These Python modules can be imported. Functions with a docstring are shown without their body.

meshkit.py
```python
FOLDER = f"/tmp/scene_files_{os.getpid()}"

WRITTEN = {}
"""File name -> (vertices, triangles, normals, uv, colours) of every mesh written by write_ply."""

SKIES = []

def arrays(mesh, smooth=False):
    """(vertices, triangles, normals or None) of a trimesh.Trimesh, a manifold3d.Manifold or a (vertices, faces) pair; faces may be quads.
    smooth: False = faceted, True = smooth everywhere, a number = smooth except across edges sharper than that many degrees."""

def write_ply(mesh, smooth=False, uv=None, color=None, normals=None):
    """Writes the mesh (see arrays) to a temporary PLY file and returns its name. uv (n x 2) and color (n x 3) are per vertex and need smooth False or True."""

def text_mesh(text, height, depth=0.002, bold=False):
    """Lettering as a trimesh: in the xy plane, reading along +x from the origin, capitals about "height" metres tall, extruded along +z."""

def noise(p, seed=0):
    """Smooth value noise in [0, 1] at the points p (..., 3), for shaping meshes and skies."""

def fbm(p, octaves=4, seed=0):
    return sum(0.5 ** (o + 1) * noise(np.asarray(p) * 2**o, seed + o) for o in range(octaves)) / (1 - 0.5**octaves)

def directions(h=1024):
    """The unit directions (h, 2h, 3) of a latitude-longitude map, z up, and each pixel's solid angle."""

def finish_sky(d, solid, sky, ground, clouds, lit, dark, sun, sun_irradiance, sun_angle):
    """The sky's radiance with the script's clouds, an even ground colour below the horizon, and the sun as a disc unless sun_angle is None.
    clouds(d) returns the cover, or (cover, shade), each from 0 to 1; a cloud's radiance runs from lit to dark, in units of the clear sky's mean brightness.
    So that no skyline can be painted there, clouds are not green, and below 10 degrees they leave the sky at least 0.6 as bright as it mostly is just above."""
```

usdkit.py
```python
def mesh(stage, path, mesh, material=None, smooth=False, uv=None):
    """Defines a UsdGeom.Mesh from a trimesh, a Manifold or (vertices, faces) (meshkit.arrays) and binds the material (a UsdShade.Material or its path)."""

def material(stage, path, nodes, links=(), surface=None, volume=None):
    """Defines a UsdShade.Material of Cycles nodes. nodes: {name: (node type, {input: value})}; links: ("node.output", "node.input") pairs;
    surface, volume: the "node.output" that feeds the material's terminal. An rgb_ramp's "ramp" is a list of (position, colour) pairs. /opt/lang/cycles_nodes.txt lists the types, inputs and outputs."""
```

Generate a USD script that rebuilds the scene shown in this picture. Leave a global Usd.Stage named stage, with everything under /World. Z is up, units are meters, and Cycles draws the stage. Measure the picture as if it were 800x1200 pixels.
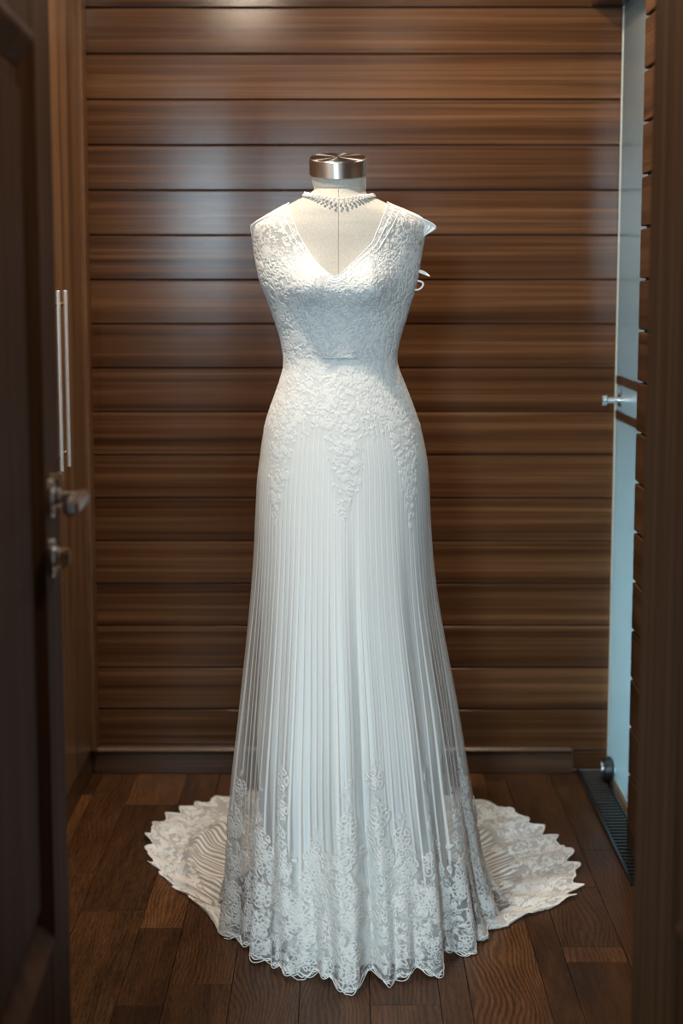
import math, random
import numpy as np
import trimesh
import usdkit, meshkit
from scipy.spatial import cKDTree, Delaunay
from pxr import Usd, UsdGeom, UsdLux, UsdShade, Sdf, Gf, Vt

PI = math.pi
stage = Usd.Stage.CreateInMemory()
UsdGeom.SetStageUpAxis(stage, 'Z')
UsdGeom.Xform.Define(stage, '/World')
UsdGeom.Scope.Define(stage, '/World/Looks')

# ------------------------------------------------------------------ camera
EYE, PITCH, FPX = 1.35, math.degrees(math.atan(270 / 2000)), 2000.0
cam = UsdGeom.Camera.Define(stage, '/World/camera')
cam.CreateHorizontalApertureAttr(36.0)
cam.CreateVerticalApertureAttr(54.0)
cam.CreateFocalLengthAttr(36.0 * FPX / 800)
cam.CreateFStopAttr(4.6)
cam.CreateFocusDistanceAttr(3.42)
cam.AddTranslateOp().Set((0, 0, EYE))
cam.AddRotateXOp().Set(90 - PITCH)
cam.CreateExposureAttr(0.0)

# ------------------------------------------------------------------ light
def rect_light(name, loc, target, w, h, intensity, color):
    l = UsdLux.RectLight.Define(stage, '/World/' + name)
    l.CreateWidthAttr(w); l.CreateHeightAttr(h); l.CreateIntensityAttr(intensity); l.CreateColorAttr(Gf.Vec3f(*color))
    m = Gf.Matrix4d().SetLookAt(Gf.Vec3d(*loc), Gf.Vec3d(*target), Gf.Vec3d(0, 0, 1)).GetInverse()
    l.AddTransformOp().Set(m)
    return l

def spot(name, loc, target, radius, intensity, color, cone=40, soft=0.6):
    l = UsdLux.DiskLight.Define(stage, '/World/' + name)
    l.CreateRadiusAttr(radius); l.CreateIntensityAttr(intensity); l.CreateColorAttr(Gf.Vec3f(*color))
    s = UsdLux.ShapingAPI.Apply(l.GetPrim())
    s.CreateShapingConeAngleAttr(cone); s.CreateShapingConeSoftnessAttr(soft)
    m = Gf.Matrix4d().SetLookAt(Gf.Vec3d(*loc), Gf.Vec3d(*target), Gf.Vec3d(0, 1, 0.01)).GetInverse()
    l.AddTransformOp().Set(m)
    return l

COOL, WARM = (0.62, 0.86, 1.0), (1.0, 0.84, 0.66)
rect_light('daylight_window', (-0.66, -2.0, 1.78), (0.0, 3.4, 1.0), 0.42, 0.5, 305, COOL)
spot('ceiling_spot', (-0.33, 3.12, 2.32), (0.0, 3.42, 1.0), 0.04, 1300, WARM, 56, 0.35)
spot('ceiling_spot_001', (0.33, 4.02, 2.32), (0.27, 3.98, 0.0), 0.03, 1450, WARM, 30, 0.25)
spot('ceiling_spot_002', (0.22, 2.0, 2.36), (0.05, 2.35, 0.0), 0.04, 430, WARM, 42, 0.3)
spot('ceiling_spot_003', (-0.36, 4.02, 2.32), (-0.25, 3.98, 0.0), 0.03, 620, WARM, 30, 0.25)
rect_light('side_room_light', (1.5, 4.3, 0.40), (0.7, 4.3, 0.45), 1.2, 0.7, 18.0, (0.62, 0.88, 1.0))
dome = UsdLux.DomeLight.Define(stage, '/World/sky_dome')
dome.CreateIntensityAttr(0.05); dome.CreateColorAttr(Gf.Vec3f(0.9, 0.93, 1.0))

# ------------------------------------------------------------------ helpers
used = {}
def numbered(path):
    n = used.get(path, 0); used[path] = n + 1
    return path if n == 0 else f'{path}_{n:03d}'

def pth(p): return '/World' if p is None else str(p.GetPath())

def tag(prim, label=None, category=None, group=None, kind=None):
    for k, v in (('label', label), ('category', category), ('group', group), ('kind', kind)):
        if v: prim.SetCustomDataByKey(k, v)
    return prim

def obj(name, mesh, mat, parent=None, smooth=False, uv=None, attrs=None, **kw):
    g = usdkit.mesh(stage, numbered(pth(parent) + '/' + name), mesh, mat, smooth=smooth, uv=uv)
    for k, v in (attrs or {}).items():
        UsdGeom.PrimvarsAPI(g).CreatePrimvar(k, Sdf.ValueTypeNames.FloatArray, 'vertex').Set(Vt.FloatArray.FromNumpy(np.asarray(v, np.float32)))
    return tag(g.GetPrim(), **kw)

def thing(name, loc=(0, 0, 0), rotz=0, parent=None, **kw):
    x = UsdGeom.Xform.Define(stage, numbered(pth(parent) + '/' + name))
    x.AddTranslateOp().Set(Gf.Vec3d(*loc))
    if rotz: x.AddRotateZOp().Set(rotz)
    return tag(x.GetPrim(), **kw)

def bev(x0, x1, y0, y1, z0, z1, b=0.002):
    b = min(b, (x1 - x0) * .45, (y1 - y0) * .45, (z1 - z0) * .45)
    pts = []
    for x, sx in ((x0, 1), (x1, -1)):
        for y, sy in ((y0, 1), (y1, -1)):
            for z, sz in ((z0, 1), (z1, -1)):
                pts += [(x + sx * b, y + sy * b, z), (x + sx * b, y, z + sz * b), (x, y + sy * b, z + sz * b)]
    return trimesh.convex.convex_hull(np.array(pts))

def cat(*m): return trimesh.util.concatenate([x for x in m])

def cyl(p0, p1, r, n=24, b=None):
    """A cylinder with softened rims from p0 to p1."""
    p0, p1 = np.array(p0, float), np.array(p1, float)
    h = np.linalg.norm(p1 - p0); b = min(r, h) * .15 if b is None else b
    m = trimesh.creation.revolve([(0, 0), (r - b, 0), (r, b), (r, h - b), (r - b, h), (0, h)], sections=n)
    m.apply_transform(trimesh.geometry.align_vectors([0, 0, 1], (p1 - p0) / h)); m.apply_translation(p0)
    return m

def tube(pts, r, sides=6, closed=False):
    p = np.asarray(pts, float)
    t = np.gradient(p, axis=0) if not closed else np.roll(p, -1, 0) - np.roll(p, 1, 0)
    t /= np.linalg.norm(t, axis=1, keepdims=True) + 1e-12
    ref = np.where(np.abs(t[:, 2:]) < .9, [0, 0, 1.], [1., 0, 0])
    a = np.cross(t, ref); a /= np.linalg.norm(a, axis=1, keepdims=True) + 1e-12
    b = np.cross(t, a); ang = np.arange(sides) * 2 * PI / sides
    rr = np.broadcast_to(r, (len(p),))
    v = p[:, None] + rr[:, None, None] * (np.cos(ang)[None, :, None] * a[:, None] + np.sin(ang)[None, :, None] * b[:, None])
    n = len(p); rows = np.arange(n if closed else n - 1)
    i, j = np.meshgrid(rows, np.arange(sides), indexing='ij'); k = (i + 1) % n
    q = np.stack([i * sides + j, i * sides + (j + 1) % sides, k * sides + (j + 1) % sides, k * sides + j], -1).reshape(-1, 4)
    return trimesh.Trimesh(v.reshape(-1, 3), np.vstack([q[:, [0, 1, 2]], q[:, [0, 2, 3]]]), process=False)

def grid_faces(nr, nc, wrap=False):
    c = nc if wrap else nc - 1
    i, j = np.meshgrid(np.arange(nr - 1), np.arange(c), indexing='ij'); k = (j + 1) % nc
    q = np.stack([i * nc + j, i * nc + k, (i + 1) * nc + k, (i + 1) * nc + j], -1).reshape(-1, 4)
    return np.vstack([q[:, [0, 1, 2]], q[:, [0, 2, 3]]])

def sstep(a, b, x):
    t = np.clip((x - a) / (b - a), 0, 1); return t * t * (3 - 2 * t)

# ------------------------------------------------------------------ materials
L = '/World/Looks/'
def wood(name, dark, mid, light, axis, across, rough=0.3, off=(0, 0, 0), coat=0.0, spec=.3, ior=1.5, bands=1.0, wts=(.62, .30, .16), rings=0., along=0.5, bandscale=9.0, bump=0.12, coords='position', figure=0.0):
    """Varnished wood whose grain runs along AXIS; ACROSS is the direction that its growth bands follow."""
    sc = {'x': 0, 'y': 1, 'z': 2}
    def vec(al, ac):
        v = [ac * .7] * 3; v[sc[axis]] = al; v[sc[across]] = ac; return tuple(v)
    nodes = {
        'g': ('geometry', {}),
        'm0': ('mapping', {'scale': vec(along, bandscale), 'location': off}),
        'm1': ('mapping', {'scale': vec(along * 3, bandscale * 9), 'location': off}),
        'm2': ('mapping', {'scale': vec(along * 14, bandscale * 40), 'location': off}),
        'n0': ('noise_texture', {'scale': 1.0, 'detail': 3.0, 'roughness': .55, 'distortion': .6}),
        'n1': ('noise_texture', {'scale': 1.0, 'detail': 4.0, 'roughness': .6, 'distortion': .3}),
        'n2': ('noise_texture', {'scale': 1.0, 'detail': 3.0, 'roughness': .6}),
        'a': ('math', {'math_type': 'multiply', 'value2': wts[0] * bands}),
        'b': ('math', {'math_type': 'multiply_add', 'value2': wts[1]}),
        'c': ('math', {'math_type': 'multiply_add', 'value2': wts[2]}),
        'r': ('rgb_ramp', {'ramp': [(0, dark), (.40, dark), (.54, mid), (.70, light), (1, light)]}),
        'bp': ('bump', {'strength': bump, 'distance': .001}),
        'p': ('principled_bsdf', {'roughness': rough, 'specular_ior_level': spec, 'ior': ior}),
    }
    links = [('g.position', 'm0.vector'), ('g.position', 'm1.vector'), ('g.position', 'm2.vector'), ('m0.vector', 'n0.vector'), ('m1.vector', 'n1.vector'), ('m2.vector', 'n2.vector'),
             ('n0.fac', 'a.value1'), ('n1.fac', 'b.value1'), ('a.value', 'b.value3'), ('n2.fac', 'c.value1'), ('b.value', 'c.value3'), ('c.value', 'r.fac'),
             ('r.color', 'p.base_color'), ('n2.fac', 'bp.height'), ('bp.normal', 'p.normal')]
    if rings:                                    # cathedral figure of flat-sawn oak
        nodes['mw'] = ('mapping', {'scale': vec(.32, 1.0), 'location': off})
        nodes['wv'] = ('wave_texture', {'wave_type': 'bands', 'bands_direction': across, 'profile': 'sine', 'scale': 34., 'distortion': 36., 'detail': 1.5, 'detail_scale': .22, 'detail_roughness': .55})
        nodes['rw'] = ('math', {'math_type': 'multiply_add', 'value2': rings})
        links = [l for l in links if l[1] != 'r.fac'] + [('g.position', 'mw.vector'), ('mw.vector', 'wv.vector'), ('wv.fac', 'rw.value1'), ('c.value', 'rw.value3'), ('rw.value', 'r.fac')]
    return usdkit.material(stage, L + name, nodes, links, 'p.BSDF')

def plain(name, color, rough=.5, metallic=0., **kw):
    return usdkit.material(stage, L + name, {'p': ('principled_bsdf', {'base_color': color, 'roughness': rough, 'metallic': metallic, **kw})}, [], 'p.BSDF')

M = {}
for k in range(6):
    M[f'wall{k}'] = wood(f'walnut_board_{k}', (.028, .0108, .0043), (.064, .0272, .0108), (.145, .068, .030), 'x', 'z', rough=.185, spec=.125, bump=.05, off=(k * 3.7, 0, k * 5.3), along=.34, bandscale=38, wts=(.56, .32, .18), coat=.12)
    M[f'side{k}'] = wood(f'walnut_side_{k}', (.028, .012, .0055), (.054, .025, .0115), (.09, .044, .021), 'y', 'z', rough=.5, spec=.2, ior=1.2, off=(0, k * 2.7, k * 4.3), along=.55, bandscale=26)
for k in range(7):
    t = (.72, 1.0, 1.32, .85, 1.15, .95, .55)[k]
    M[f'floor{k}'] = wood(f'oak_strip_{k}', tuple(t * c for c in (.020, .0085, .0036)), tuple(t * c for c in (.066, .0265, .0088)), tuple(t * c for c in (.130, .057, .0205)), 'y', 'x', rough=.42, off=(k * 2.1, k * 1.7, 0), along=2.6, bandscale=15, wts=(.28, .28, .42), rings=(.12, .04, .10, .03, .14, .08, .0)[k], bump=.45, spec=.18)
M['door'] = wood('door_veneer', (.028, .0125, .006), (.055, .026, .0125), (.09, .046, .022), 'z', 'y', rough=.55, spec=.2, ior=1.12, along=.6, bandscale=34, coat=.25)
M['wardrobe'] = wood('wardrobe_veneer', (.060, .027, .0125), (.115, .056, .026), (.18, .092, .045), 'z', 'y', rough=.34, spec=.25, along=1.1, bandscale=20)
M['trim'] = wood('baseboard_wood', (.028, .013, .0065), (.055, .026, .013), (.10, .05, .026), 'x', 'z', rough=.30, along=.6, bandscale=20, coat=.3)
M['groove'] = plain('groove_dark', (.006, .003, .002), .7)
M['ceiling'] = plain('ceiling_paint', (.62, .60, .57), .8)
M['chrome'] = plain('polished_chrome', (.80, .81, .82), .15, 1.)
M['satin_steel'] = plain('satin_steel', (.86, .90, .94), .5, 1.)
M['brass'] = plain('brass', (.75, .58, .34), .2, 1.)
M['black_metal'] = plain('dark_metal', (.05, .048, .045), .3, .9)
M['rubber'] = plain('black_rubber', (.01, .011, .012), .35)
M['frost'] = usdkit.material(stage, L + 'frosted_glass', {
    't': ('translucent_bsdf', {'color': (.62, .72, .74)}), 'd': ('diffuse_bsdf', {'color': (.18, .21, .215)}), 'gl': ('glossy_bsdf', {'color': (1, 1, 1), 'roughness': .25}),
    'f': ('fresnel', {'IOR': 1.45}), 'm': ('mix_closure', {'fac': .35}), 'm2': ('mix_closure', {})},
    [('t.BSDF', 'm.closure1'), ('d.BSDF', 'm.closure2'), ('m.closure', 'm2.closure1'), ('gl.BSDF', 'm2.closure2'), ('f.fac', 'm2.fac')], 'm2.closure')
M['glass_edge'] = plain('glass_edge', (.55, .62, .60), .2)
M['linen'] = usdkit.material(stage, L + 'linen_cover', {
    'g': ('geometry', {}), 'w': ('noise_texture', {'scale': 420., 'detail': 2.}), 'r': ('rgb_ramp', {'ramp': [(.3, (.35, .33, .295)), (.7, (.45, .43, .39))]}),
    'bp': ('bump', {'strength': .25, 'distance': .0006}), 'p': ('principled_bsdf', {'roughness': .85, 'sheen_weight': .15})},
    [('g.position', 'w.vector'), ('w.fac', 'r.fac'), ('r.color', 'p.base_color'), ('w.fac', 'bp.height'), ('bp.normal', 'p.normal')], 'p.BSDF')
M['seam'] = plain('seam_thread', (.36, .33, .29), .9)
M['satin'] = plain('satin_lining', (.80, .81, .80), .42, sheen_weight=.1)
M['thread'] = plain('ivory_thread', (.86, .84, .80), .6, sheen_weight=.1)
M['pearl'] = plain('pearl', (.68, .65, .61), .25)
M['crystal'] = plain('crystal', (.9, .9, .92), .05, .6)

def fabric(name, tulle=(.80, .80, .79), thread=(.90, .885, .855), stripes=0, swidth=.16, transl=.28):
    """White gauze; the mesh carries cover (how opaque), thread (lace thread here) and striped (where the satin stripes show)."""
    nodes = {
        'ac': ('attribute', {'attribute': 'cover'}), 'at': ('attribute', {'attribute': 'thread'}), 'as': ('attribute', {'attribute': 'striped'}), 'uv': ('uvmap', {'attribute': 'st'}),
        'sx': ('separate_xyz', {}), 'k': ('math', {'math_type': 'multiply', 'value2': float(max(stripes, 1))}), 'fr': ('math', {'math_type': 'fraction'}),
        'su': ('math', {'math_type': 'subtract', 'value2': .5}), 'ab': ('math', {'math_type': 'absolute'}),
        'mr': ('map_range', {'range_type': 'smoothstep', 'from_min': swidth + .05, 'from_max': swidth - .05, 'to_min': 0., 'to_max': 1., 'clamp': True}),
        'st': ('math', {'math_type': 'multiply'}), 'al': ('math', {'math_type': 'maximum'}), 'th': ('math', {'math_type': 'maximum'}),
        'mc': ('mix_color', {'a': tulle, 'b': thread}), 'bp': ('bump', {'strength': .6, 'distance': .0015}),
        'p': ('principled_bsdf', {'roughness': .62, 'sheen_weight': .12, 'specular_ior_level': .3}), 'tl': ('translucent_bsdf', {}), 'tr': ('transparent_bsdf', {}),
        'm1': ('mix_closure', {'fac': transl}), 'm2': ('mix_closure', {})}
    links = [('uv.UV', 'sx.vector'), ('sx.x', 'k.value1'), ('k.value', 'fr.value1'), ('fr.value', 'su.value1'), ('su.value', 'ab.value1'), ('ab.value', 'mr.value'),
             ('mr.result', 'st.value1'), ('as.fac', 'st.value2'), ('ac.fac', 'al.value1'), ('st.value', 'al.value2'), ('at.fac', 'th.value1'), ('st.value', 'th.value2'),
             ('th.value', 'mc.fac'), ('mc.result', 'p.base_color'), ('mc.result', 'tl.color'), ('st.value', 'bp.height'), ('bp.normal', 'p.normal'),
             ('p.BSDF', 'm1.closure1'), ('tl.BSDF', 'm1.closure2'), ('tr.BSDF', 'm2.closure1'), ('m1.closure', 'm2.closure2'), ('al.value', 'm2.fac')]
    return usdkit.material(stage, L + name, nodes, links, 'm2.closure')

NSTR = 96
M['bodice'] = fabric('bodice_lace', tulle=(.74, .75, .75))
M['overlay'] = fabric('striped_tulle', stripes=NSTR, swidth=.15)
M['train'] = fabric('train_tulle', stripes=NSTR * 2, swidth=.27, transl=.2)

# ------------------------------------------------------------------ setting
WALL_Y, XL, XR = 4.616, -.684, .735
PITCH_Z, Z_TOP = .118, 2.062
rng = random.Random(5)

wb = thing('wall_back', kind='structure', label='back wall of horizontal glossy walnut boards', category='wall')
obj('backing', bev(XL - .12, XR + .2, WALL_Y + .012, WALL_Y + .05, 0, 2.42, .001), M['groove'], wb)
zs = [Z_TOP - PITCH_Z * k for k in range(-3, 18)]
for k, z in enumerate(zs):
    z0 = z - PITCH_Z + .0022
    if z < .03: continue
    obj('plank', bev(XL - .1, XR + .18, WALL_Y - .0, WALL_Y + .014, max(z0, .003), min(z - .0012, 2.41), .0022), M[f'wall{(k * 5 + 2) % 6}'], wb)

bb = thing('baseboard_back', kind='structure', label='low wooden baseboard under the back wall', category='baseboard')
prof = bev(XL - .02, .640, WALL_Y - .030, WALL_Y - .001, .0, .058, .002)
obj('board', prof, M['trim'], bb)
obj('cap_moulding', cat(bev(XL - .02, .640, WALL_Y - .040, WALL_Y - .001, .058, .075, .007)), M['trim'], bb)

# floor: oak strips running away from the camera
fl = thing('floor', kind='structure', label='dark oak strip floor', category='floor')
obj('subfloor', bev(-1.3, 1.3, .6, WALL_Y + .05, -.06, -.012, .001), M['groove'], fl)
edges = [-1.05, -.92, -.79, -.66, -.565, -.425, -.335, -.212, -.08, .054, .187, .245, .392, .45, .575, .70, .83, .96, 1.09]
ends_at = {7: [2.7, 3.55], 5: [3.06, 3.45], 4: [3.54], 13: [3.267, 3.345], 12: [2.9, 3.6], 9: [3.06], 6: [3.16]}
fr_ = random.Random(11)
for c in range(len(edges) - 1):
    ys = [.6]
    fixed = ends_at.get(c, [])
    y = .6 + fr_.uniform(.3, .9)
    while y < WALL_Y:
        if all(abs(y - q) > .28 for q in fixed): ys.append(y)
        y += fr_.uniform(.45, 1.05)
    ys = sorted(ys + fixed) + [WALL_Y]
    for a, b in zip(ys[:-1], ys[1:]):
        k = fr_.choice([0, 1, 1, 2, 3, 4, 5, 5])
        if c == 5 and abs(b - 3.06) < .01: k = 6
        if c == 13 and abs(a - 3.267) < .01: k = 2
        g = .0005
        obj('floorboard', bev(edges[c] + g, edges[c + 1] - g, a + g, b - g, -.014, fr_.uniform(-.0004, 0), .0006), M[f'floor{k}'], fl)

# left: wardrobe front, plinth, hidden wall
obj('wall_left', bev(XL - .2, XL - .12, 1.0, WALL_Y + .05, 0, 2.42, .001), M['groove'], kind='structure', label='side wall behind the wardrobe', category='wall')
wd = thing('wardrobe', (XL, 0, 0), label='built-in veneered wardrobe filling the left wall with two upright steel bar pulls', category='wardrobe')
obj('carcass', bev(-.12, -.022, 2.45, WALL_Y - .002, .075, 2.41, .001), M['groove'], wd)
obj('end_stile', bev(-.03, .012, 4.535, WALL_Y - .002, .075, 2.41, .004), M['wardrobe'], wd)
obj('plinth', bev(-.10, -.004, 2.45, WALL_Y - .002, 0, .070, .004), M['trim'], wd)
def bar_pull(parent, y, z0, z1):
    bp = obj('bar_pull', cyl((.046, y, z0), (.046, y, z1), .0056, 16), M['satin_steel'], parent, smooth=40, label='upright satin steel bar pull')
    for z in (z0 + .032, z1 - .032):
        obj('standoff', cyl((-.001, y, z), (.046, y, z), .0055, 12), M['brass'], bp, smooth=40)
for a, b, y in ((3.919, 4.532, 3.972), (3.30, 3.915, 3.868), (2.68, 3.296, None)):
    d = obj('wardrobe_door', bev(-.022, 0, a, b, .080, 2.40, .002), M['wardrobe'], wd)
    if y: bar_pull(d, y, .921, 1.330)

# right: boarded side wall, opening with a frosted sliding door, header box
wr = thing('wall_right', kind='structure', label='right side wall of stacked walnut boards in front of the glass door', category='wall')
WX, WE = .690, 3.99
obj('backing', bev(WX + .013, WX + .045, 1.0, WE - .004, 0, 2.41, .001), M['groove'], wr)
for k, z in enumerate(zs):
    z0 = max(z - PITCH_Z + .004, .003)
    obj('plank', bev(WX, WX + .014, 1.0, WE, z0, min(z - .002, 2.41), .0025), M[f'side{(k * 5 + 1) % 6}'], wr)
obj('trim_1', bev(.655, XR + .17, 3.75, WALL_Y - .002, Z_TOP + .002, 2.41, .004), M['trim'], kind='structure', label='dark wooden header box above the sliding door', category='trim')
obj('wall_side_room', bev(2.1, 2.15, 2.6, 5.4, 0, 2.42, .002), M['ceiling'], kind='structure', label='pale wall of the room behind the frosted glass', category='wall')

GX = .742
dg = thing('door_1', (GX, 0, 0), kind='structure', label='frosted glass sliding door with a chrome knob at the right wall', category='door')
gy0, gy1 = 3.55, 4.595
for z0, z1 in ((.022, .985), (1.008, 1.078), (1.101, 2.30)):
    obj('frosted_pane', bev(-.004, .004, gy0, gy1, z0, z1, .001), M['frost'], dg)
for z0, z1 in ((.985, 1.008), (1.078, 1.101)):
    obj('wood_band', bev(-.005, .005, gy0, gy1, z0, z1, .001), M['trim'], dg, label='narrow brown band across the glass')
obj('edge_strip', bev(-.0055, .0055, gy1, gy1 + .012, .02, 2.30, .002), M['glass_edge'], dg)
obj('bottom_rail', bev(-.006, .006, gy0, gy1, .004, .022, .002), M['glass_edge'], dg)
kn = obj('knob', cat(cyl((-.012, 4.50, 1.040), (-.004, 4.50, 1.040), .017, 24), cyl((-.046, 4.50, 1.040), (-.010, 4.50, 1.040), .0085, 20), cyl((-.058, 4.50, 1.040), (-.042, 4.50, 1.040), .0155, 24),
                         cyl((.004, 4.50, 1.040), (.012, 4.50, 1.040), .017, 24), cyl((.010, 4.50, 1.040), (.046, 4.50, 1.040), .0085, 20)), M['chrome'], dg, smooth=35)
rl = obj('roller', cyl((-.034, 4.50, .038), (-.008, 4.50, .038), .034, 32), M['rubber'], dg, smooth=35, label='black roller at the foot of the glass')
obj('hub_cap', cyl((-.040, 4.50, .040), (-.033, 4.50, .040), .020, 24), M['chrome'], rl, smooth=35)
obj('clamp_plate', cyl((-.008, 4.50, .038), (.012, 4.50, .038), .026, 24), M['chrome'], rl, smooth=35)

ft = thing('floor_track', (.70, 0, 0), label='dark metal floor track with cross bars below the glass door', category='floor track')
ty0, ty1 = 3.70, 4.60
for x0 in (-.049, .018):
    obj('side_rail', bev(x0, x0 + .009, ty0, ty1, -.002, .009, .0015), M['black_metal'], ft)
obj('channel', bev(-.04, .018, ty0, ty1, -.001, .002, .0005), M['black_metal'], ft)
y = ty0 + .02
while y < ty1 - .01:
    obj('cross_bar', bev(-.040, .018, y, y + .011, .002, .0075, .0015), M['black_metal'], ft)
    y += .024

obj('ceiling', bev(-1.3, 1.3, 1.9, WALL_Y + .05, 2.42, 2.46, .001), M['ceiling'], kind='structure', label='ceiling above the niche', category='ceiling')

wf = thing('wall_front', kind='structure', label='wall with the doorway that the two open door leaves hang in', category='wall')
obj('wall_panel', bev(-1.3, -.615, 1.44, 1.56, 0, 2.42, .002), M['ceiling'], wf)
obj('wall_panel', bev(.590, 1.3, 1.44, 1.56, 0, 2.42, .002), M['ceiling'], wf)
obj('wall_panel', bev(-.615, .590, 1.44, 1.56, 2.30, 2.42, .002), M['ceiling'], wf)
for x0, x1 in ((-.615, -.585), (.560, .590)):
    obj('door_jamb', bev(x0, x1, 1.43, 1.57, 0, 2.30, .003), M['door'], wf)
obj('door_jamb', bev(-.585, .560, 1.43, 1.57, 2.27, 2.30, .003), M['door'], wf)

# the two open door leaves in the foreground: local +x = out of the visible face, local -y = towards the hinge
def leaf(name, E, angle, side, zb, zt, label):
    """side=+1: the visible face looks to +x (left leaf), -1: to -x."""
    d = thing(name, E, angle, kind='structure', label=label, category='door')
    s = side
    def bx(x0, x1, *r): return bev(min(s * x0, s * x1), max(s * x0, s * x1), *r)
    Wd, T, ST = .80, .045, .185
    obj('stile', bx(-T, 0, -ST, 0, .012, 2.25, .003), M['door'], d)
    obj('stile', bx(-T, 0, -Wd, -Wd + .15, .012, 2.25, .003), M['door'], d)
    obj('rail', bx(-T, -.0008, -Wd + .15, -ST, .012, zb, .002), M['door'], d)
    obj('rail', bx(-T, -.0008, -Wd + .15, -ST, zt, 2.25, .002), M['door'], d)
    obj('panel', bx(-T + .008, -.012, -Wd + .15, -ST, zb, zt, .001), M['door'], d)
    # raised field and the moulding round it
    obj('raised_field', bx(-T + .012, -.004, -Wd + .215, -ST - .065, zb + .07, zt - .07, .005), M['door'], d)
    # sloped mouldings: high against the frame, falling to the panel
    MW = .046
    def slope(axis, e, f, lo, hi):
        """e: edge against the frame, f: edge on the panel, lo/hi: run of the strip (mitred)."""
        sg = 1 if f > e else -1
        prof = [(-.024, e), (.003, e), (.006, e + sg * .004), (.006, e + sg * .012), (.000, e + sg * .018), (-.011, f), (-.024, f)]
        pts = []
        for (x, q) in prof:
            m = abs(q - e)
            for run in (lo + m, hi - m): pts.append((s * x, q, run) if axis == 'y' else (s * x, run, q))
        return trimesh.convex.convex_hull(np.array(pts))
    yl, yh = -Wd + .15, -ST
    obj('moulding', slope('y', yh, yh - MW, zb, zt), M['door'], d)
    obj('moulding', slope('y', yl, yl + MW, zb, zt), M['door'], d)
    obj('moulding', slope('z', zb, zb + MW, yl, yh), M['door'], d)
    obj('moulding', slope('z', zt, zt - MW, yl, yh), M['door'], d)
    return d

dl = leaf('door_2', (-.393, 2.365, 0), 2.2, 1, .475, 1.655, 'open panelled door leaf at the left edge with chrome lever handle')
lv = obj('door_handle', cat(cyl((0, -.12, 1.066), (.007, -.12, 1.066), .026, 32), cyl((.006, -.12, 1.066), (.016, -.12, 1.066), .013, 24), cyl((.014, -.12, 1.066), (.048, -.12, 1.066), .008, 20)), M['chrome'], dl, smooth=35)
obj('lever_grip', cat(bev(.033, .053, -.235, -.108, 1.056, 1.076, .005)), M['chrome'], lv, smooth=35)
obj('latch_pin', cat(cyl((0, -.105, 1.092), (.013, -.105, 1.092), .004, 16), cyl((.012, -.105, 1.092), (.017, -.105, 1.092), .0065, 16)), M['brass'], dl, smooth=35)
lk = obj('lock_plate', cat(cyl((0, -.115, .985), (.006, -.115, .985), .026, 32), cyl((.005, -.115, .985), (.012, -.115, .985), .014, 24)), M['chrome'], dl, smooth=35)
obj('thumb_turn', cat(cyl((.010, -.115, .988), (.024, -.115, .988), .0075, 20), bev(.012, .026, -.121, -.109, .972, .997, .003)), M['brass'], lk, smooth=35)
leaf('door_3', (.421, 2.365, 0), 7.1, -1, .492, 1.90, 'open panelled door leaf at the right edge')

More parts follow.
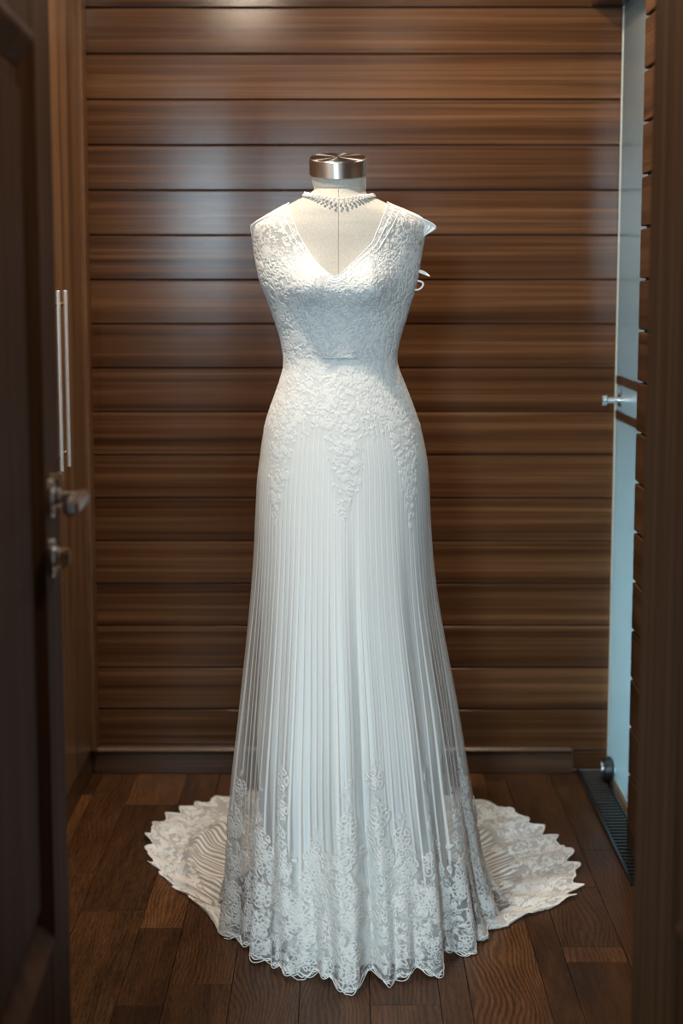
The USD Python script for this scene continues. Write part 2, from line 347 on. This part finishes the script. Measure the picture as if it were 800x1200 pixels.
#DRESS
AY = 3.55                                    # the figure's axis
PROFILE = np.array([                         # height, centre x, half width, front depth, back depth
    (1.5369, -.0026, .0585, .058, .060), (1.5266, -.0070, .0664, .062, .066), (1.5163, -.0061, .0883, .070, .072), (1.5060, -.0052, .1084, .075, .078), (1.4939, -.0017, .1347, .080, .083),
    (1.4818, .0010, .1584, .083, .086), (1.4715, -.0010, .1733, .086, .088), (1.4628, -.0044, .1804, .088, .090), (1.4507, -.0061, .1779, .091, .092), (1.4195, -.0066, .1732, .096, .096),
    (1.3848, -.0070, .1678, .102, .100), (1.3500, -.0062, .1610, .106, .100), (1.3238, -.0040, .1527, .105, .097), (1.2976, -.0031, .1432, .101, .093), (1.2713, -.0026, .1350, .097, .090),
    (1.2450, -.0026, .1263, .092, .087), (1.2186, -.0027, .1202, .089, .085), (1.1957, -.0027, .1168, .087, .084), (1.1745, -.0013, .1191, .088, .088), (1.1480, .0, .1276, .092, .097),
    (1.1214, .0009, .1375, .097, .107), (1.0859, .0012, .1508, .104, .120), (1.0503, .0022, .1623, .111, .132), (1.0146, .0031, .1697, .118, .140), (.9788, .0040, .1753, .124, .146),
    (.9428, .0036, .1795, .130, .150), (.8708, .0031, .1831, .144, .158), (.7801, .0040, .1883, .165, .170), (.6888, .0054, .1966, .188, .185), (.6153, .0077, .2057, .208, .200),
    (.4671, .0130, .2262, .250, .235), (.3173, .0170, .2450, .298, .280), (.2039, .0225, .2570, .338, .315), (.1277, .0260, .2630, .368, .340), (.0512, .0290, .2680, .400, .370), (-.02, .0300, .2700, .425, .390)])[::-1]
from scipy.interpolate import PchipInterpolator
_pc = [PchipInterpolator(PROFILE[:, 0], PROFILE[:, k]) for k in (1, 2, 3, 4)]
HEM_Z0 = .0

def fold(th):
    return .42 * np.cos(17 * th + 2.2) + .30 * np.cos(11 * th + .7) + .20 * np.cos(26 * th + 1.9) - 1.25 * np.exp(-((th - .135) / .042) ** 2) + .75 * np.exp(-((th - .02) / .055) ** 2)

def body(th, z, flutes=1.0, bust=1.0):
    """Point of the dressed figure's surface at angle th (0 = front, + = to the picture's right) and height z."""
    th, z = np.broadcast_arrays(np.asarray(th, float), np.asarray(z, float))
    cx, w, df, db = (f(z) for f in _pc)
    s, c = np.sin(th), np.cos(th)
    amp = flutes * .085 * sstep(1.05, .12, z) ** 1.2
    k = 1 + (amp * fold(th) + flutes * .022 * sstep(.22, .0, z) * (np.cos(31 * th + 1.1) + .7 * np.cos(44 * th + 2.9 * np.sin(3 * th)))) * sstep(2.3, 1.7, np.abs(th))
    x = cx + w * s * k
    y = -np.where(c > 0, df, db) * c * k
    if bust:
        for bx in (-.066, .062):
            sz = np.where(z > 1.338, .050, .036)
            y = y - bust * .036 * np.exp(-((x - bx) / .043) ** 2 - ((z - 1.338) / sz) ** 2) * (c > 0) * np.sqrt(np.clip(c, 0, 1))
        # the cloth bridges the hollow between the breasts
        y = y - bust * .014 * np.exp(-((x + .004) / .03) ** 2 - ((z - 1.33) / .04) ** 2) * (c > 0)
        # waist panel that stands a little proud above the seam
        y = y - bust * .0045 * sstep(.042, .026, np.abs(x + .004)) * sstep(1.250, 1.200, z) * (z > 1.1955) * (c > 0)
    return np.stack([x, AY + y, z], -1)

def normals_of(P):
    du, dv = np.gradient(P, axis=1), np.gradient(P, axis=0)
    n = np.cross(du, dv); n /= np.linalg.norm(n, axis=-1, keepdims=True) + 1e-12
    return n

# --- mannequin
mq = thing('dress_form', (0, AY, 0), label='linen-covered headless dress form with a steel neck cap, wearing the white gown', category='mannequin')
mz = np.concatenate([np.linspace(.98, 1.44, 50), np.linspace(1.443, 1.5369, 60)])
mth = np.linspace(-PI, PI, 161)[:-1]
P = body(mth[None, :], mz[:, None], flutes=0)
cen = np.stack([_pc[0](mz), np.full_like(mz, AY), mz], -1)[:, None]
P = cen + (P - cen) * np.array([1, 1, 1]) * (1 - .0055 / np.linalg.norm((P - cen)[..., :2], axis=-1, keepdims=True))
neck = []
TILT = math.radians(13)
for t in np.linspace(0, 1, 14)[1:]:
    z = 1.5369 + .026 * t
    a = TILT * t
    w_, d_ = np.interp(t, [0, .5, 1], [.053, .0552, .0562]), np.interp(t, [0, 1], [.0535, .0545])
    ox, oy = np.interp(t, [0, 1], [-.0026, -.0074]), -.004 * t
    x = ox + w_ * np.sin(mth); yy = -d_ * np.cos(mth)
    neck.append(np.stack([x, AY + oy + yy * math.cos(a), z + .004 * t + yy * math.sin(a) * 1.0], -1))
P = np.concatenate([P, np.array(neck)])
v = P.reshape(-1, 3) - [0, AY, 0]
capv = len(v)
v = np.vstack([v, [[0, 0, .98]]])
f = grid_faces(len(P), len(mth), wrap=True)
bot = [[capv, (j + 1) % len(mth), j] for j in range(len(mth))]
obj('torso', (v, np.vstack([f, bot])), M['linen'], mq, smooth=True)
sz_ = np.linspace(1.33, 1.5369, 40)
Q = body(np.zeros(40) + .0, sz_, flutes=0) - [0, AY, 0]
Q[:, 0] = -.0068
Q = np.vstack([Q, neck[-1][80][None] - [0, AY, 0]])
Q[:, 1] += .0052
obj('centre_seam', tube(Q, .0010, 5), M['seam'], mq, smooth=True, label='vertical seam down the front of the chest')
# tilted steel cap
cc = np.array([-.0074, -.004, 1.5665])
up = np.array([0, -math.sin(TILT), math.cos(TILT)])
cap_m = trimesh.creation.revolve([(0, 0), (.0570, 0), (.0582, .001), (.0582, .0325), (.0565, .0345), (0, .0355)], sections=96)
R = trimesh.geometry.align_vectors([0, 0, 1], up)
cap_m.apply_transform(R); cap_m.apply_translation(cc)
top_c = cc + up * .035 + np.array([0, AY, 0])
M['cap'] = usdkit.material(stage, L + 'spun_steel', {
    'g': ('geometry', {}), 's': ('vector_math', {'math_type': 'subtract', 'vector2': tuple(top_c)}), 'n': ('vector_math', {'math_type': 'normalize'}),
    'p': ('metallic_bsdf', {'color': (.82, .80, .77), 'roughness': .18, 'anisotropy': .97})},
    [('g.position', 's.vector1'), ('s.vector', 'n.vector1'), ('n.vector', 'p.tangent')], 'p.BSDF')
M['cap_band'] = usdkit.material(stage, L + 'brushed_steel_band', {
    'u': ('combine_xyz', {'x': float(up[0]), 'y': float(up[1]), 'z': float(up[2])}), 'p': ('metallic_bsdf', {'color': (.62, .62, .61), 'roughness': .36, 'anisotropy': .85})},
    [('u.vector', 'p.tangent')], 'p.BSDF')
cp = obj('neck_cap', cap_m, M['cap_band'], mq, smooth=40, label='brushed steel neck cap')
disc = trimesh.creation.revolve([(0, .0354), (.0558, .0348), (.0563, .0352), (.0558, .0356), (0, .0360)], sections=128)
disc.apply_transform(R); disc.apply_translation(cc)
obj('spun_top', disc, M['cap'], cp, smooth=30, label='spun steel top of the cap')
obj('stand_pole', cyl((0, 0, .03), (0, 0, .985), .014, 20), M['satin_steel'], mq, smooth=40)
obj('stand_base', trimesh.creation.revolve([(0, .001), (.12, .001), (.125, .008), (.11, .02), (.03, .032), (0, .032)], sections=48), M['satin_steel'], mq, smooth=40)

# --- choker
nk = thing('pearl_choker', (0, AY, 0), label='pearl and crystal choker round the neck of the dress form', category='necklace')
beads, drops = [], []
nb = 66
sph = trimesh.creation.icosphere(2, 1.0)
_zz = np.linspace(1.47, 1.5369, 300)
def round_neck(a, rad, out):
    """On the neck's root: the point at angle a where the figure is RAD wide."""
    p = body(np.full(300, a), _zz, flutes=0, bust=0) - [0, AY, 0]
    k = int(np.argmin(np.abs(np.hypot(p[:, 0] + .005, p[:, 1]) - rad)))
    d = np.array([p[k, 0] + .005, p[k, 1], 0]); d /= np.linalg.norm(d)
    return p[k] + d * out + [0, 0, out * .6]
for i in range(nb):
    a = 2 * PI * i / nb
    a = a if a <= PI else a - 2 * PI
    c = math.cos(a)
    b = sph.copy(); b.apply_scale(.0024 + .0004 * (i % 2)); b.apply_translation(round_neck(a, .0665 + .0055 * max(c, 0), .0028)); beads.append(b)
    if c < .05: continue
    for q in range(3):
        b = sph.copy(); b.apply_scale(.0019 + .0006 * ((i + q) % 2)); b.apply_translation(round_neck(a + .03 * (q % 2), .0665 + .0055 * max(c, 0) + (.0020 + .0019 * q) * min(1, c * 3), .0022)); drops.append(b)
obj('pearl_strand', cat(*beads), M['pearl'], nk, smooth=True)
obj('crystal_drops', cat(*drops), M['crystal'], nk)

# --- gown
gown = thing('wedding_gown', (0, AY, 0), label='white sleeveless lace wedding gown with V neckline and striped tulle skirt', category='dress')
O = np.array([0, AY, 0])

NECKL = np.array([(-.119, 1.518), (-.110, 1.506), (-.084, 1.440), (-.055, 1.394), (-.030, 1.369), (-.0135, 1.358), (.0, 1.366), (.028, 1.392), (.061, 1.426), (.090, 1.495), (.100, 1.515)])
def neckline(th):
    """Height at which the bodice ends at angle th (front); the back mirrors a shallower V."""
    th = np.asarray(th, float)
    zz = np.linspace(1.30, 1.53, 900)
    cx, w = _pc[0](zz), _pc[1](zz)
    out = np.empty(th.shape)
    for i, t in np.ndenumerate(th):
        front = abs(t) <= PI / 2
        x = cx + w * math.sin(t)
        lim = np.interp(x, NECKL[:, 0], NECKL[:, 1])
        if not front: lim = 1.42 + (lim - 1.35) * .6
        ok = zz >= lim
        k = np.argmax(ok) if ok.any() else len(zz) - 1
        out[i] = zz[k]
    return out

# lace drawing: curves laid on the surface itself
class Lace:
    def __init__(self, surf, seed): self.surf, self.r, self.parts = surf, np.random.default_rng(seed), []
    def put(self, xy, a, b, rot=0., s=1.):
        """xy: metres in the local tangent frame, a, b: surface parameters."""
        xy = np.asarray(xy) * s
        c, sn = math.cos(rot), math.sin(rot)
        x, y = xy[:, 0] * c - xy[:, 1] * sn, xy[:, 0] * sn + xy[:, 1] * c
        e = 1e-3
        p0 = self.surf(a, b); la = np.linalg.norm(self.surf(a + e, b) - p0) / e; lb = np.linalg.norm(self.surf(a, b + e) - p0) / e
        self.parts.append(np.stack([a + x / max(la, 1e-4), b + y / max(lb, 1e-4)], -1))
    def points(self):
        ab = np.concatenate(self.parts)
        return self.surf(ab[:, 0], ab[:, 1])

def dense(xy, step=.0008):
    xy = np.asarray(xy, float); d = np.r_[0, np.cumsum(np.linalg.norm(np.diff(xy, axis=0), axis=1))]
    t = np.linspace(0, d[-1], max(2, int(d[-1] / step)))
    return np.stack([np.interp(t, d, xy[:, 0]), np.interp(t, d, xy[:, 1])], -1)

_t = np.linspace(0, 1, 40)
def petal(r0, r1, wd, ang):
    l = r0 + (r1 - r0) * np.sin(PI * _t) ** .8; o = wd * np.sin(2 * PI * _t) * -.5
    l = np.where(True, l, l)
    c, s = math.cos(ang), math.sin(ang)
    return np.stack([l * c - o * s, l * s + o * c], -1)
def rose(r=.013):
    out = [petal(r * .42, r, r * .75, 2 * PI * k / 5 + .2) for k in range(5)]
    a = np.linspace(0, 2 * PI * 1.5, 60); q = r * .04 + r * .30 * a / a[-1]
    out.append(np.stack([q * np.cos(a), q * np.sin(a)], -1))
    return np.concatenate([dense(o) for o in out])
def leaf_(l=.011, w=.005):
    o = np.stack([w * np.sin(2 * PI * _t) * .5, l * np.sin(PI * _t)], -1)
    return np.concatenate([dense(o), dense([(0, 0), (0, l * .8)])])
def squig(r, l=.018):
    n = 10
    a = np.cumsum(r.normal(0, .75, n)); st = l / n
    return dense(np.cumsum(np.stack([np.sin(a) * st, np.cos(a) * st], -1), 0))
def curl(r, s=.008):
    a = np.linspace(0, 2 * PI * r.uniform(.9, 1.5), 50); q = s * (1 - .75 * a / a[-1])
    return dense(np.stack([q * np.cos(a), q * np.sin(a)], -1))

def scatter(lc, n, pick, mix=(.35, .30, .22, .13), scale=1., flow=.6):
    """n motifs at places that pick() gives (or None)."""
    r = lc.r
    for _ in range(n):
        ab = pick(r)
        if ab is None: continue
        k = r.choice(4, p=mix); s = scale * r.uniform(.75, 1.25)
        if k == 0: lc.put(squig(r), *ab, rot=r.normal(0, flow) + (PI if r.random() < .5 else 0), s=s)
        elif k == 1: lc.put(leaf_(), *ab, rot=r.normal(0, flow * 1.6), s=s)
        elif k == 2: lc.put(curl(r), *ab, rot=r.uniform(0, 6.3), s=s)
        else: lc.put(rose(), *ab, rot=r.uniform(0, 6.3), s=s * .85)

def relief(P, pts, r0=.0003, r1=.00095, h=.0013):
    """thread mask and relief of the lace on the grid P."""
    d, _ = cKDTree(pts).query(P.reshape(-1, 3), distance_upper_bound=.006)
    d = np.minimum(d, .006).reshape(P.shape[:2])
    return sstep(r1, r0, d), h * np.exp(-(d / (r1 * .9)) ** 2), d

def build(P, disp, mat, name, attrs, uv=None, wrap=False, **kw):
    n = normals_of(P)
    out = np.sign(np.sum((P - np.array([0, AY, 0])) * n * np.array([1, 1, 0]), axis=(0, 1)).sum())
    V = P + n * out * disp[..., None]
    f = grid_faces(P.shape[0], P.shape[1])
    if out < 0: pass
    return obj(name, ((V - O).reshape(-1, 3), f), mat, gown, smooth=True, uv=None if uv is None else uv.reshape(-1, 2), attrs={k: a.ravel() for k, a in attrs.items()}, **kw)

def theta_grid(lim, nf, nb):
    return np.concatenate([np.linspace(-PI, -lim, nb)[:-1], np.linspace(-lim, lim, nf), np.linspace(lim, PI, nb)[1:]])

WAIST = 1.1955
# bodice
th = theta_grid(1.75, 640, 50)
top = neckline(th)
tt = np.linspace(0, 1, 420)[:, None]
Z = top[None] + (WAIST - .006 - top[None]) * tt
TH = np.broadcast_to(th[None], Z.shape)
P = body(TH, Z)
lb = Lace(lambda a, b: body(a, b), 3)
def pick_b(r):
    a, z = r.uniform(-1.9, 1.9), r.uniform(WAIST, 1.525)
    return (a, z) if z < np.interp(a, th, top) - .004 else None
scatter(lb, 5600, pick_b, mix=(.52, .38, .08, .02), flow=.42, scale=.56)
for a, z, s in ((-.02, 1.262, 1.0), (-.02, 1.225, 1.1), (.06, 1.243, .8), (-.95, 1.42, 1), (.95, 1.42, 1), (-.75, 1.375, 1), (.8, 1.37, 1), (-1.2, 1.455, .9), (1.2, 1.455, .9)):
    lb.put(rose(.016), a, z, rot=z * 40, s=s)
thr, hh, d = relief(P, lb.points())
strap = sstep(1.385, 1.43, Z)
cover = np.maximum(np.where(strap > 0, 1 - .55 * strap, 1), thr)
build(P, hh + .0008, M['bodice'], 'bodice', dict(cover=cover, thread=thr, striped=np.zeros_like(thr)), np.stack([TH, Z], -1))
# cords along the neckline
for k, off in enumerate((.0, .0065, .0125)):
    a = np.linspace(-PI / 2 - .02, PI / 2 + .02, 240)
    zt = np.interp(a, th, top)
    C = body(a, zt)
    g = np.gradient(C, axis=0); g /= np.linalg.norm(g, axis=1, keepdims=True)
    # step down the surface, away from the opening
    e = body(a, zt - .002) - C; e /= np.linalg.norm(e, axis=1, keepdims=True)
    tang = e - g * np.sum(e * g, 1, keepdims=True); tang /= np.linalg.norm(tang, axis=1, keepdims=True) + 1e-9
    C2 = C + tang * (off * (1 + 1.1 * sstep(1.37, 1.5, C[:, 2:])))
    outw = np.stack([C2[:, 0] * .5, C2[:, 1] - AY - .02, np.full(len(a), .01)], -1); outw /= np.linalg.norm(outw, axis=1, keepdims=True)
    obj('neckline_cord', tube(C2 + outw * .0012 - O, (.0011 if k == 0 else .0009), 6), M['thread'], gown, smooth=True)

# skirt: satin lining
zl = np.linspace(WAIST, .016, 90)
tl = np.linspace(-PI, PI, 361)
def lining(a, z):
    a, z = np.broadcast_arrays(a, z)
    p = body(a, z, flutes=.55); c = np.stack([_pc[0](z), np.full_like(z, AY), z], -1)
    k = 1 - .018 - (.05 + .10 * sstep(.7, 1.25, np.abs(a))) * sstep(1.0, .45, z) - .09 * sstep(.45, .14, z)
    return c + (p - c) * k[..., None] * [1, 1, 0] + (p - c) * [0, 0, 1]
P = lining(tl[None], zl[:, None])
g = grid_faces(len(zl), len(tl))
obj('satin_lining', ((P - O).reshape(-1, 3), g), M['satin'], gown, smooth=True)

# skirt: striped tulle overlay with lace at hip and hem
th = theta_grid(1.95, 820, 50)
def hemz(a):
    a = np.asarray(a, float)
    front = sstep(1.25, 1.0, np.abs(a))
    return .004 + front * (.016 * np.abs(np.sin(9.5 * a + .6)) ** 1.5)
tt = np.linspace(0, 1, 860)[:, None]
hz = hemz(th)
Z = WAIST + (hz[None] - WAIST) * tt
TH = np.broadcast_to(th[None], Z.shape)
def over(a, z):
    a, z = np.broadcast_arrays(np.asarray(a, float), np.asarray(z, float))
    p = body(a, z, bust=0)
    side = sstep(.95, 1.5, np.abs(a)) * np.where(a > 0, 1., .35)
    fl_ = (.055 * side) * np.clip((.16 - z) / .16, 0, 1) ** 2.2
    dr = np.stack([np.sin(a), -np.cos(a), np.zeros_like(a)], -1)
    return p + dr * fl_[..., None]
P = over(TH, Z)
lo = Lace(over, 8)
def tongue(a): return .855 + .20 * np.minimum(1, np.min([np.abs(a - c) for c in (-.86, .02, .86)], axis=0) / .26) ** 1.3
def pick_u(r):
    a, z = r.uniform(-1.9, 1.9), r.uniform(.84, WAIST)
    return (a, z) if z > tongue(np.array(a)) + r.normal(0, .012) else None
scatter(lo, 3900, pick_u, mix=(.50, .36, .11, .03), flow=.5, scale=.58)
lob = Lace(over, 31)
pil = np.array([-1.15, -.82, -.58, -.30, -.02, .22, .42, .70, .98, 1.3])
pilh = np.array([.34, .32, .40, .27, .36, .42, .30, .40, .33, .36])
def hem_top(a):
    return .15 + np.max((pilh - .15) * np.exp(-((np.asarray(a)[..., None] - pil) / .075) ** 2), -1)
def pick_h(r):
    a, z = r.uniform(-2.0, 2.0), r.uniform(.012, .43)
    return (a, z) if z < hem_top(np.array(a)) + r.normal(0, .012) else None
scatter(lo, 5600, pick_h, mix=(.38, .38, .18, .06), scale=.85, flow=.8)
for a0, h in zip(pil, pilh):
    for z in np.arange(.04, h - .03, .045):
        lob.put(rose(.018), a0 + lo.r.normal(0, .03), z + lo.r.normal(0, .008), rot=lo.r.uniform(0, 6), s=lo.r.uniform(.8, 1.2))
def pick_r(r):
    a, z = r.uniform(-2.0, 2.0), r.uniform(.02, .24)
    return (a, z)
scatter(lob, 640, pick_r, mix=(.10, .45, .15, .30), scale=1.35, flow=.9)
# scalloped hem line
a = np.linspace(-1.95, 1.95, 4000)
lo.parts.append(np.stack([a, hemz(a) + .003 + .004 * np.abs(np.sin(33 * a))], -1)); lo.parts.append(np.stack([a, hemz(a) + .012 + .006 * np.abs(np.sin(33 * a))], -1))
thr, hh, d = relief(P, lo.points(), r0=.0004, r1=.0011, h=.0010)
upper = sstep(0, .03, Z - tongue(TH)); low = sstep(0.02, -.02, Z - hem_top(TH))
rag = np.maximum(upper, low)
thr2, hh2, _ = relief(P, lob.points(), r0=.0010, r1=.0021, h=.0020)
thr, hh = np.maximum(thr, thr2), np.maximum(hh, hh2)
tul = .55 - .30 * sstep(.9, .5, Z)
cover = np.maximum(np.maximum(tul, tul + .30 * upper + .10 * low), thr * .97)
cover = np.maximum(cover, .95 * np.exp(-((TH - .02) / .05) ** 4) * sstep(.26, .42, Z) * sstep(.98, .84, Z))
cover = np.where(Z > 1.0, np.maximum(cover, .9 * sstep(1.0, 1.06, Z)), cover)
striped = .92 * (1 - rag)
U = TH / (2 * PI) + .5 + .0016 * sstep(1.1, 0, Z) * np.sin(TH * 23)
build(P, hh + .0004, M['overlay'], 'tulle_overlay', dict(cover=cover, thread=thr, striped=striped), np.stack([U, Z], -1))
# hem cords: little garlands of thread, frayed lashes between them
a = np.linspace(-1.2, 1.2, 2600)
for k, (dz, fr, am) in enumerate(((-.002, 33, .007), (.001, 66, .005), (.004, 33, .006))):
    C = over(a, hemz(a) + .004 + dz)
    C = C + np.stack([np.sin(a), -np.cos(a), 0 * a], -1) * (.0012 + .0018 * np.abs(np.sin(fr * a + k)))[:, None]
    C[:, 2] = np.maximum(.0012, C[:, 2] - am * np.abs(np.sin(fr * a + .8 * k)) + .002 * np.sin(17 * a + k))
    obj('hem_cord', tube(C - O, .0010, 4), M['thread'], gown, smooth=True)
lash = []
r = np.random.default_rng(4)
for a in np.arange(-1.15, 1.15, .007):
    z = float(hemz(a)); p = over(a, z + .002); ang = r.normal(0, .8)
    dr = np.array([math.sin(a), -math.cos(a), 0]); tg = np.array([math.cos(a), math.sin(a), 0])
    q = p + dr * r.uniform(.006, .012) + tg * math.sin(ang) * .009; q[2] = max(.0012, z - r.uniform(.004, .010))
    lash.append(tube([p, (p + q) / 2 + [0, 0, .002], q], .00055, 4))
obj('eyelash_fringe', cat(*lash), M['thread'], gown, kind='stuff')

# train: spreads over the floor behind
OUT = np.array([(-1.05, -.236, 3.432), (-1.22, -.263, 3.483), (-1.36, -.313, 3.573), (-1.50, -.373, 3.679), (-1.68, -.423, 3.791), (-1.90, -.462, 3.921), (-2.14, -.473, 4.08), (-2.36, -.425, 4.216), (-2.60, -.340, 4.325), (-2.86, -.19, 4.41), (-3.14, 0, 4.44),
                (1.02, .258, 3.390), (1.16, .307, 3.464), (1.30, .364, 3.493), (1.44, .443, 3.543), (1.58, .504, 3.61), (1.74, .528, 3.69), (1.95, .545, 3.861), (2.16, .52, 4.015), (2.36, .472, 4.147), (2.56, .405, 4.275), (2.84, .24, 4.39)])
left = OUT[:11]; right = OUT[11:]
phi = np.concatenate([right[:, 0], 2 * PI + left[::-1, 0]])
ox = PchipInterpolator(phi, np.r_[right[:, 1], left[::-1, 1]]); oy = PchipInterpolator(phi, np.r_[right[:, 2], left[::-1, 2]])
ph = np.linspace(phi[0], phi[-1], 900)
def wrapa(a): return np.where(a > PI, a - 2 * PI, a)
vv = np.linspace(0, 1, 190)
def train(a, v):
    a, v = np.broadcast_arrays(np.asarray(a, float), np.asarray(v, float))
    inn = over(wrapa(a), .004); ex = np.stack([ox(a), oy(a)], -1)
    g = np.linalg.norm(ex - inn[..., :2], axis=-1)
    scal = np.where(g > .03, .030 * (np.abs(np.mod(a * 8.0 + .3 * np.sin(a * 5), 1) - .5) * 2 - .5) + .008 * np.sin(a * 67), 0)
    dirn = (ex - inn[..., :2]) / (g[..., None] + 1e-6)
    xy = inn[..., :2] + (ex - inn[..., :2]) * v[..., None] + dirn * (scal * v ** 6)[..., None]
    q = np.stack([xy[..., 0] * 9, xy[..., 1] * 9, 0 * a], -1)
    z = .004 + np.minimum(1, g / .1) * (.018 * (meshkit.fbm(q, 3, 2) - .35).clip(0) * sstep(0, .15, v) + .006 * np.sin(a * 31 + 3 * v) * sstep(.0, .2, v) * sstep(1.02, .8, v) + .004 * sstep(.93, 1, v) * np.abs(np.sin(a * 21)))
    # a soft fold that runs round the left of the skirt
    fold_ = np.exp(-((np.hypot((xy[..., 0] + .27) * 1.0, (xy[..., 1] - 3.86) * .42) - .085) / .018) ** 2) * (xy[..., 0] < -.2)
    z = z + .020 * fold_ * np.minimum(1, g / .1)
    return np.concatenate([xy, np.maximum(z, .003)[..., None]], -1)
A_, V_ = np.meshgrid(ph, vv)
P = train(A_, V_)
lt = Lace(train, 21)
def pick_t(r):
    a, v = r.uniform(phi[0], phi[-1]), r.uniform(.0, .985)
    gl = np.hypot(ox(a) - over(wrapa(a), .004)[0], oy(a) - over(wrapa(a), .004)[1])
    return (a, v) if (1 - v) * gl < .16 + r.normal(0, .02) and gl > .02 and r.random() < min(1, gl / .25 + .15) else None
scatter(lt, 4600, pick_t, mix=(.42, .42, .10, .06), scale=1.35, flow=.5)
lt.parts.append(np.stack([np.linspace(phi[0], phi[-1], 5000), np.full(5000, .985)], -1))
thr, hh, d = relief(P, lt.points(), r0=.0012, r1=.0026, h=.0024)
G = np.linalg.norm(P[-1] - P[0], axis=-1)[None] * (1 - V_)
rag = sstep(.19, .14, G)
cover = np.maximum(.46 + .22 * rag, thr * .98)
U = A_ / (2 * PI) + .5
build(P, hh, M['train'], 'train', dict(cover=cover, thread=thr, striped=.95 * (1 - rag)), np.stack([U, V_], -1))

# sleeve edges (the right one kicks out) and the two hanger ribbons at the right armhole
for sgn, kick, drop in ((1, .024, .006), (-1, .005, .001)):
    q = np.linspace(0, 1, 40)
    A = body(sgn * (1.16 + .30 * q), 1.4855 - .052 * q ** 1.1)
    rows_ = []
    for e in np.linspace(0, 1, 12):
        wv = np.sin(PI * np.clip(q * 1.15 + .03, 0, 1)) ** 1.6 * kick * e
        rows_.append(A + np.stack([sgn * wv, -.003 - .004 * np.sin(5 * PI * e) * np.sin(PI * q), -drop * e ** 2 * np.sin(PI * q) + .001], -1))
    S1 = np.array(rows_); n1 = normals_of(S1) * .0007
    m1 = trimesh.Trimesh(np.vstack([(S1 + n1 - O).reshape(-1, 3), (S1 - n1 - O).reshape(-1, 3)]), np.vstack([grid_faces(12, 40), grid_faces(12, 40)[:, ::-1] + 480]), process=False)
    obj('sleeve_edge', m1, M['thread'], gown, smooth=True)
def ribbon(pts, w, nrm):
    pts = np.asarray(pts, float); t = np.gradient(pts, axis=0); t /= np.linalg.norm(t, axis=1, keepdims=True)
    b = np.cross(t, nrm); b /= np.linalg.norm(b, axis=1, keepdims=True)
    ww = np.broadcast_to(w, (len(pts),))[:, None]
    n = np.cross(b, t) * .0006
    ring = [pts + b * ww + n, pts - b * ww + n, pts - b * ww - n, pts + b * ww - n]
    V = np.stack(ring, 1).reshape(-1, 3); k = len(pts)
    i, j = np.meshgrid(np.arange(k - 1), np.arange(4), indexing='ij')
    q = np.stack([i * 4 + j, i * 4 + (j + 1) % 4, (i + 1) * 4 + (j + 1) % 4, (i + 1) * 4 + j], -1).reshape(-1, 4)
    f = np.vstack([q[:, [0, 1, 2]], q[:, [0, 2, 3]], [[0, 1, 2], [0, 2, 3]], [[4 * k - 4, 4 * k - 2, 4 * k - 3], [4 * k - 4, 4 * k - 1, 4 * k - 2]]])
    return trimesh.Trimesh(V, f, process=False)
t = np.linspace(0, 1, 14)[:, None]
def bez(a, b, c): a, b, c = map(np.array, (a, b, c)); return a * (1 - t) ** 2 + 2 * b * t * (1 - t) + c * t ** 2
obj('hanger_ribbon', ribbon(bez((.154, -.01, 1.372), (.166, -.02, 1.371), (.180, -.03, 1.361)), .0035 * np.sin(PI * np.linspace(.12, .93, 14)), (0, 1, 0)), M['thread'], gown, smooth=40)
obj('hanger_ribbon', ribbon(np.vstack([bez((.149, -.01, 1.352), (.175, -.02, 1.352), (.164, -.022, 1.338)), bez((.164, -.022, 1.338), (.156, -.02, 1.331), (.148, -.012, 1.334))[1:]]), .0018, (0, 1, 0)), M['thread'], gown, smooth=40)
cs = body(np.full(20, 1.42), np.linspace(1.474, 1.452, 20))
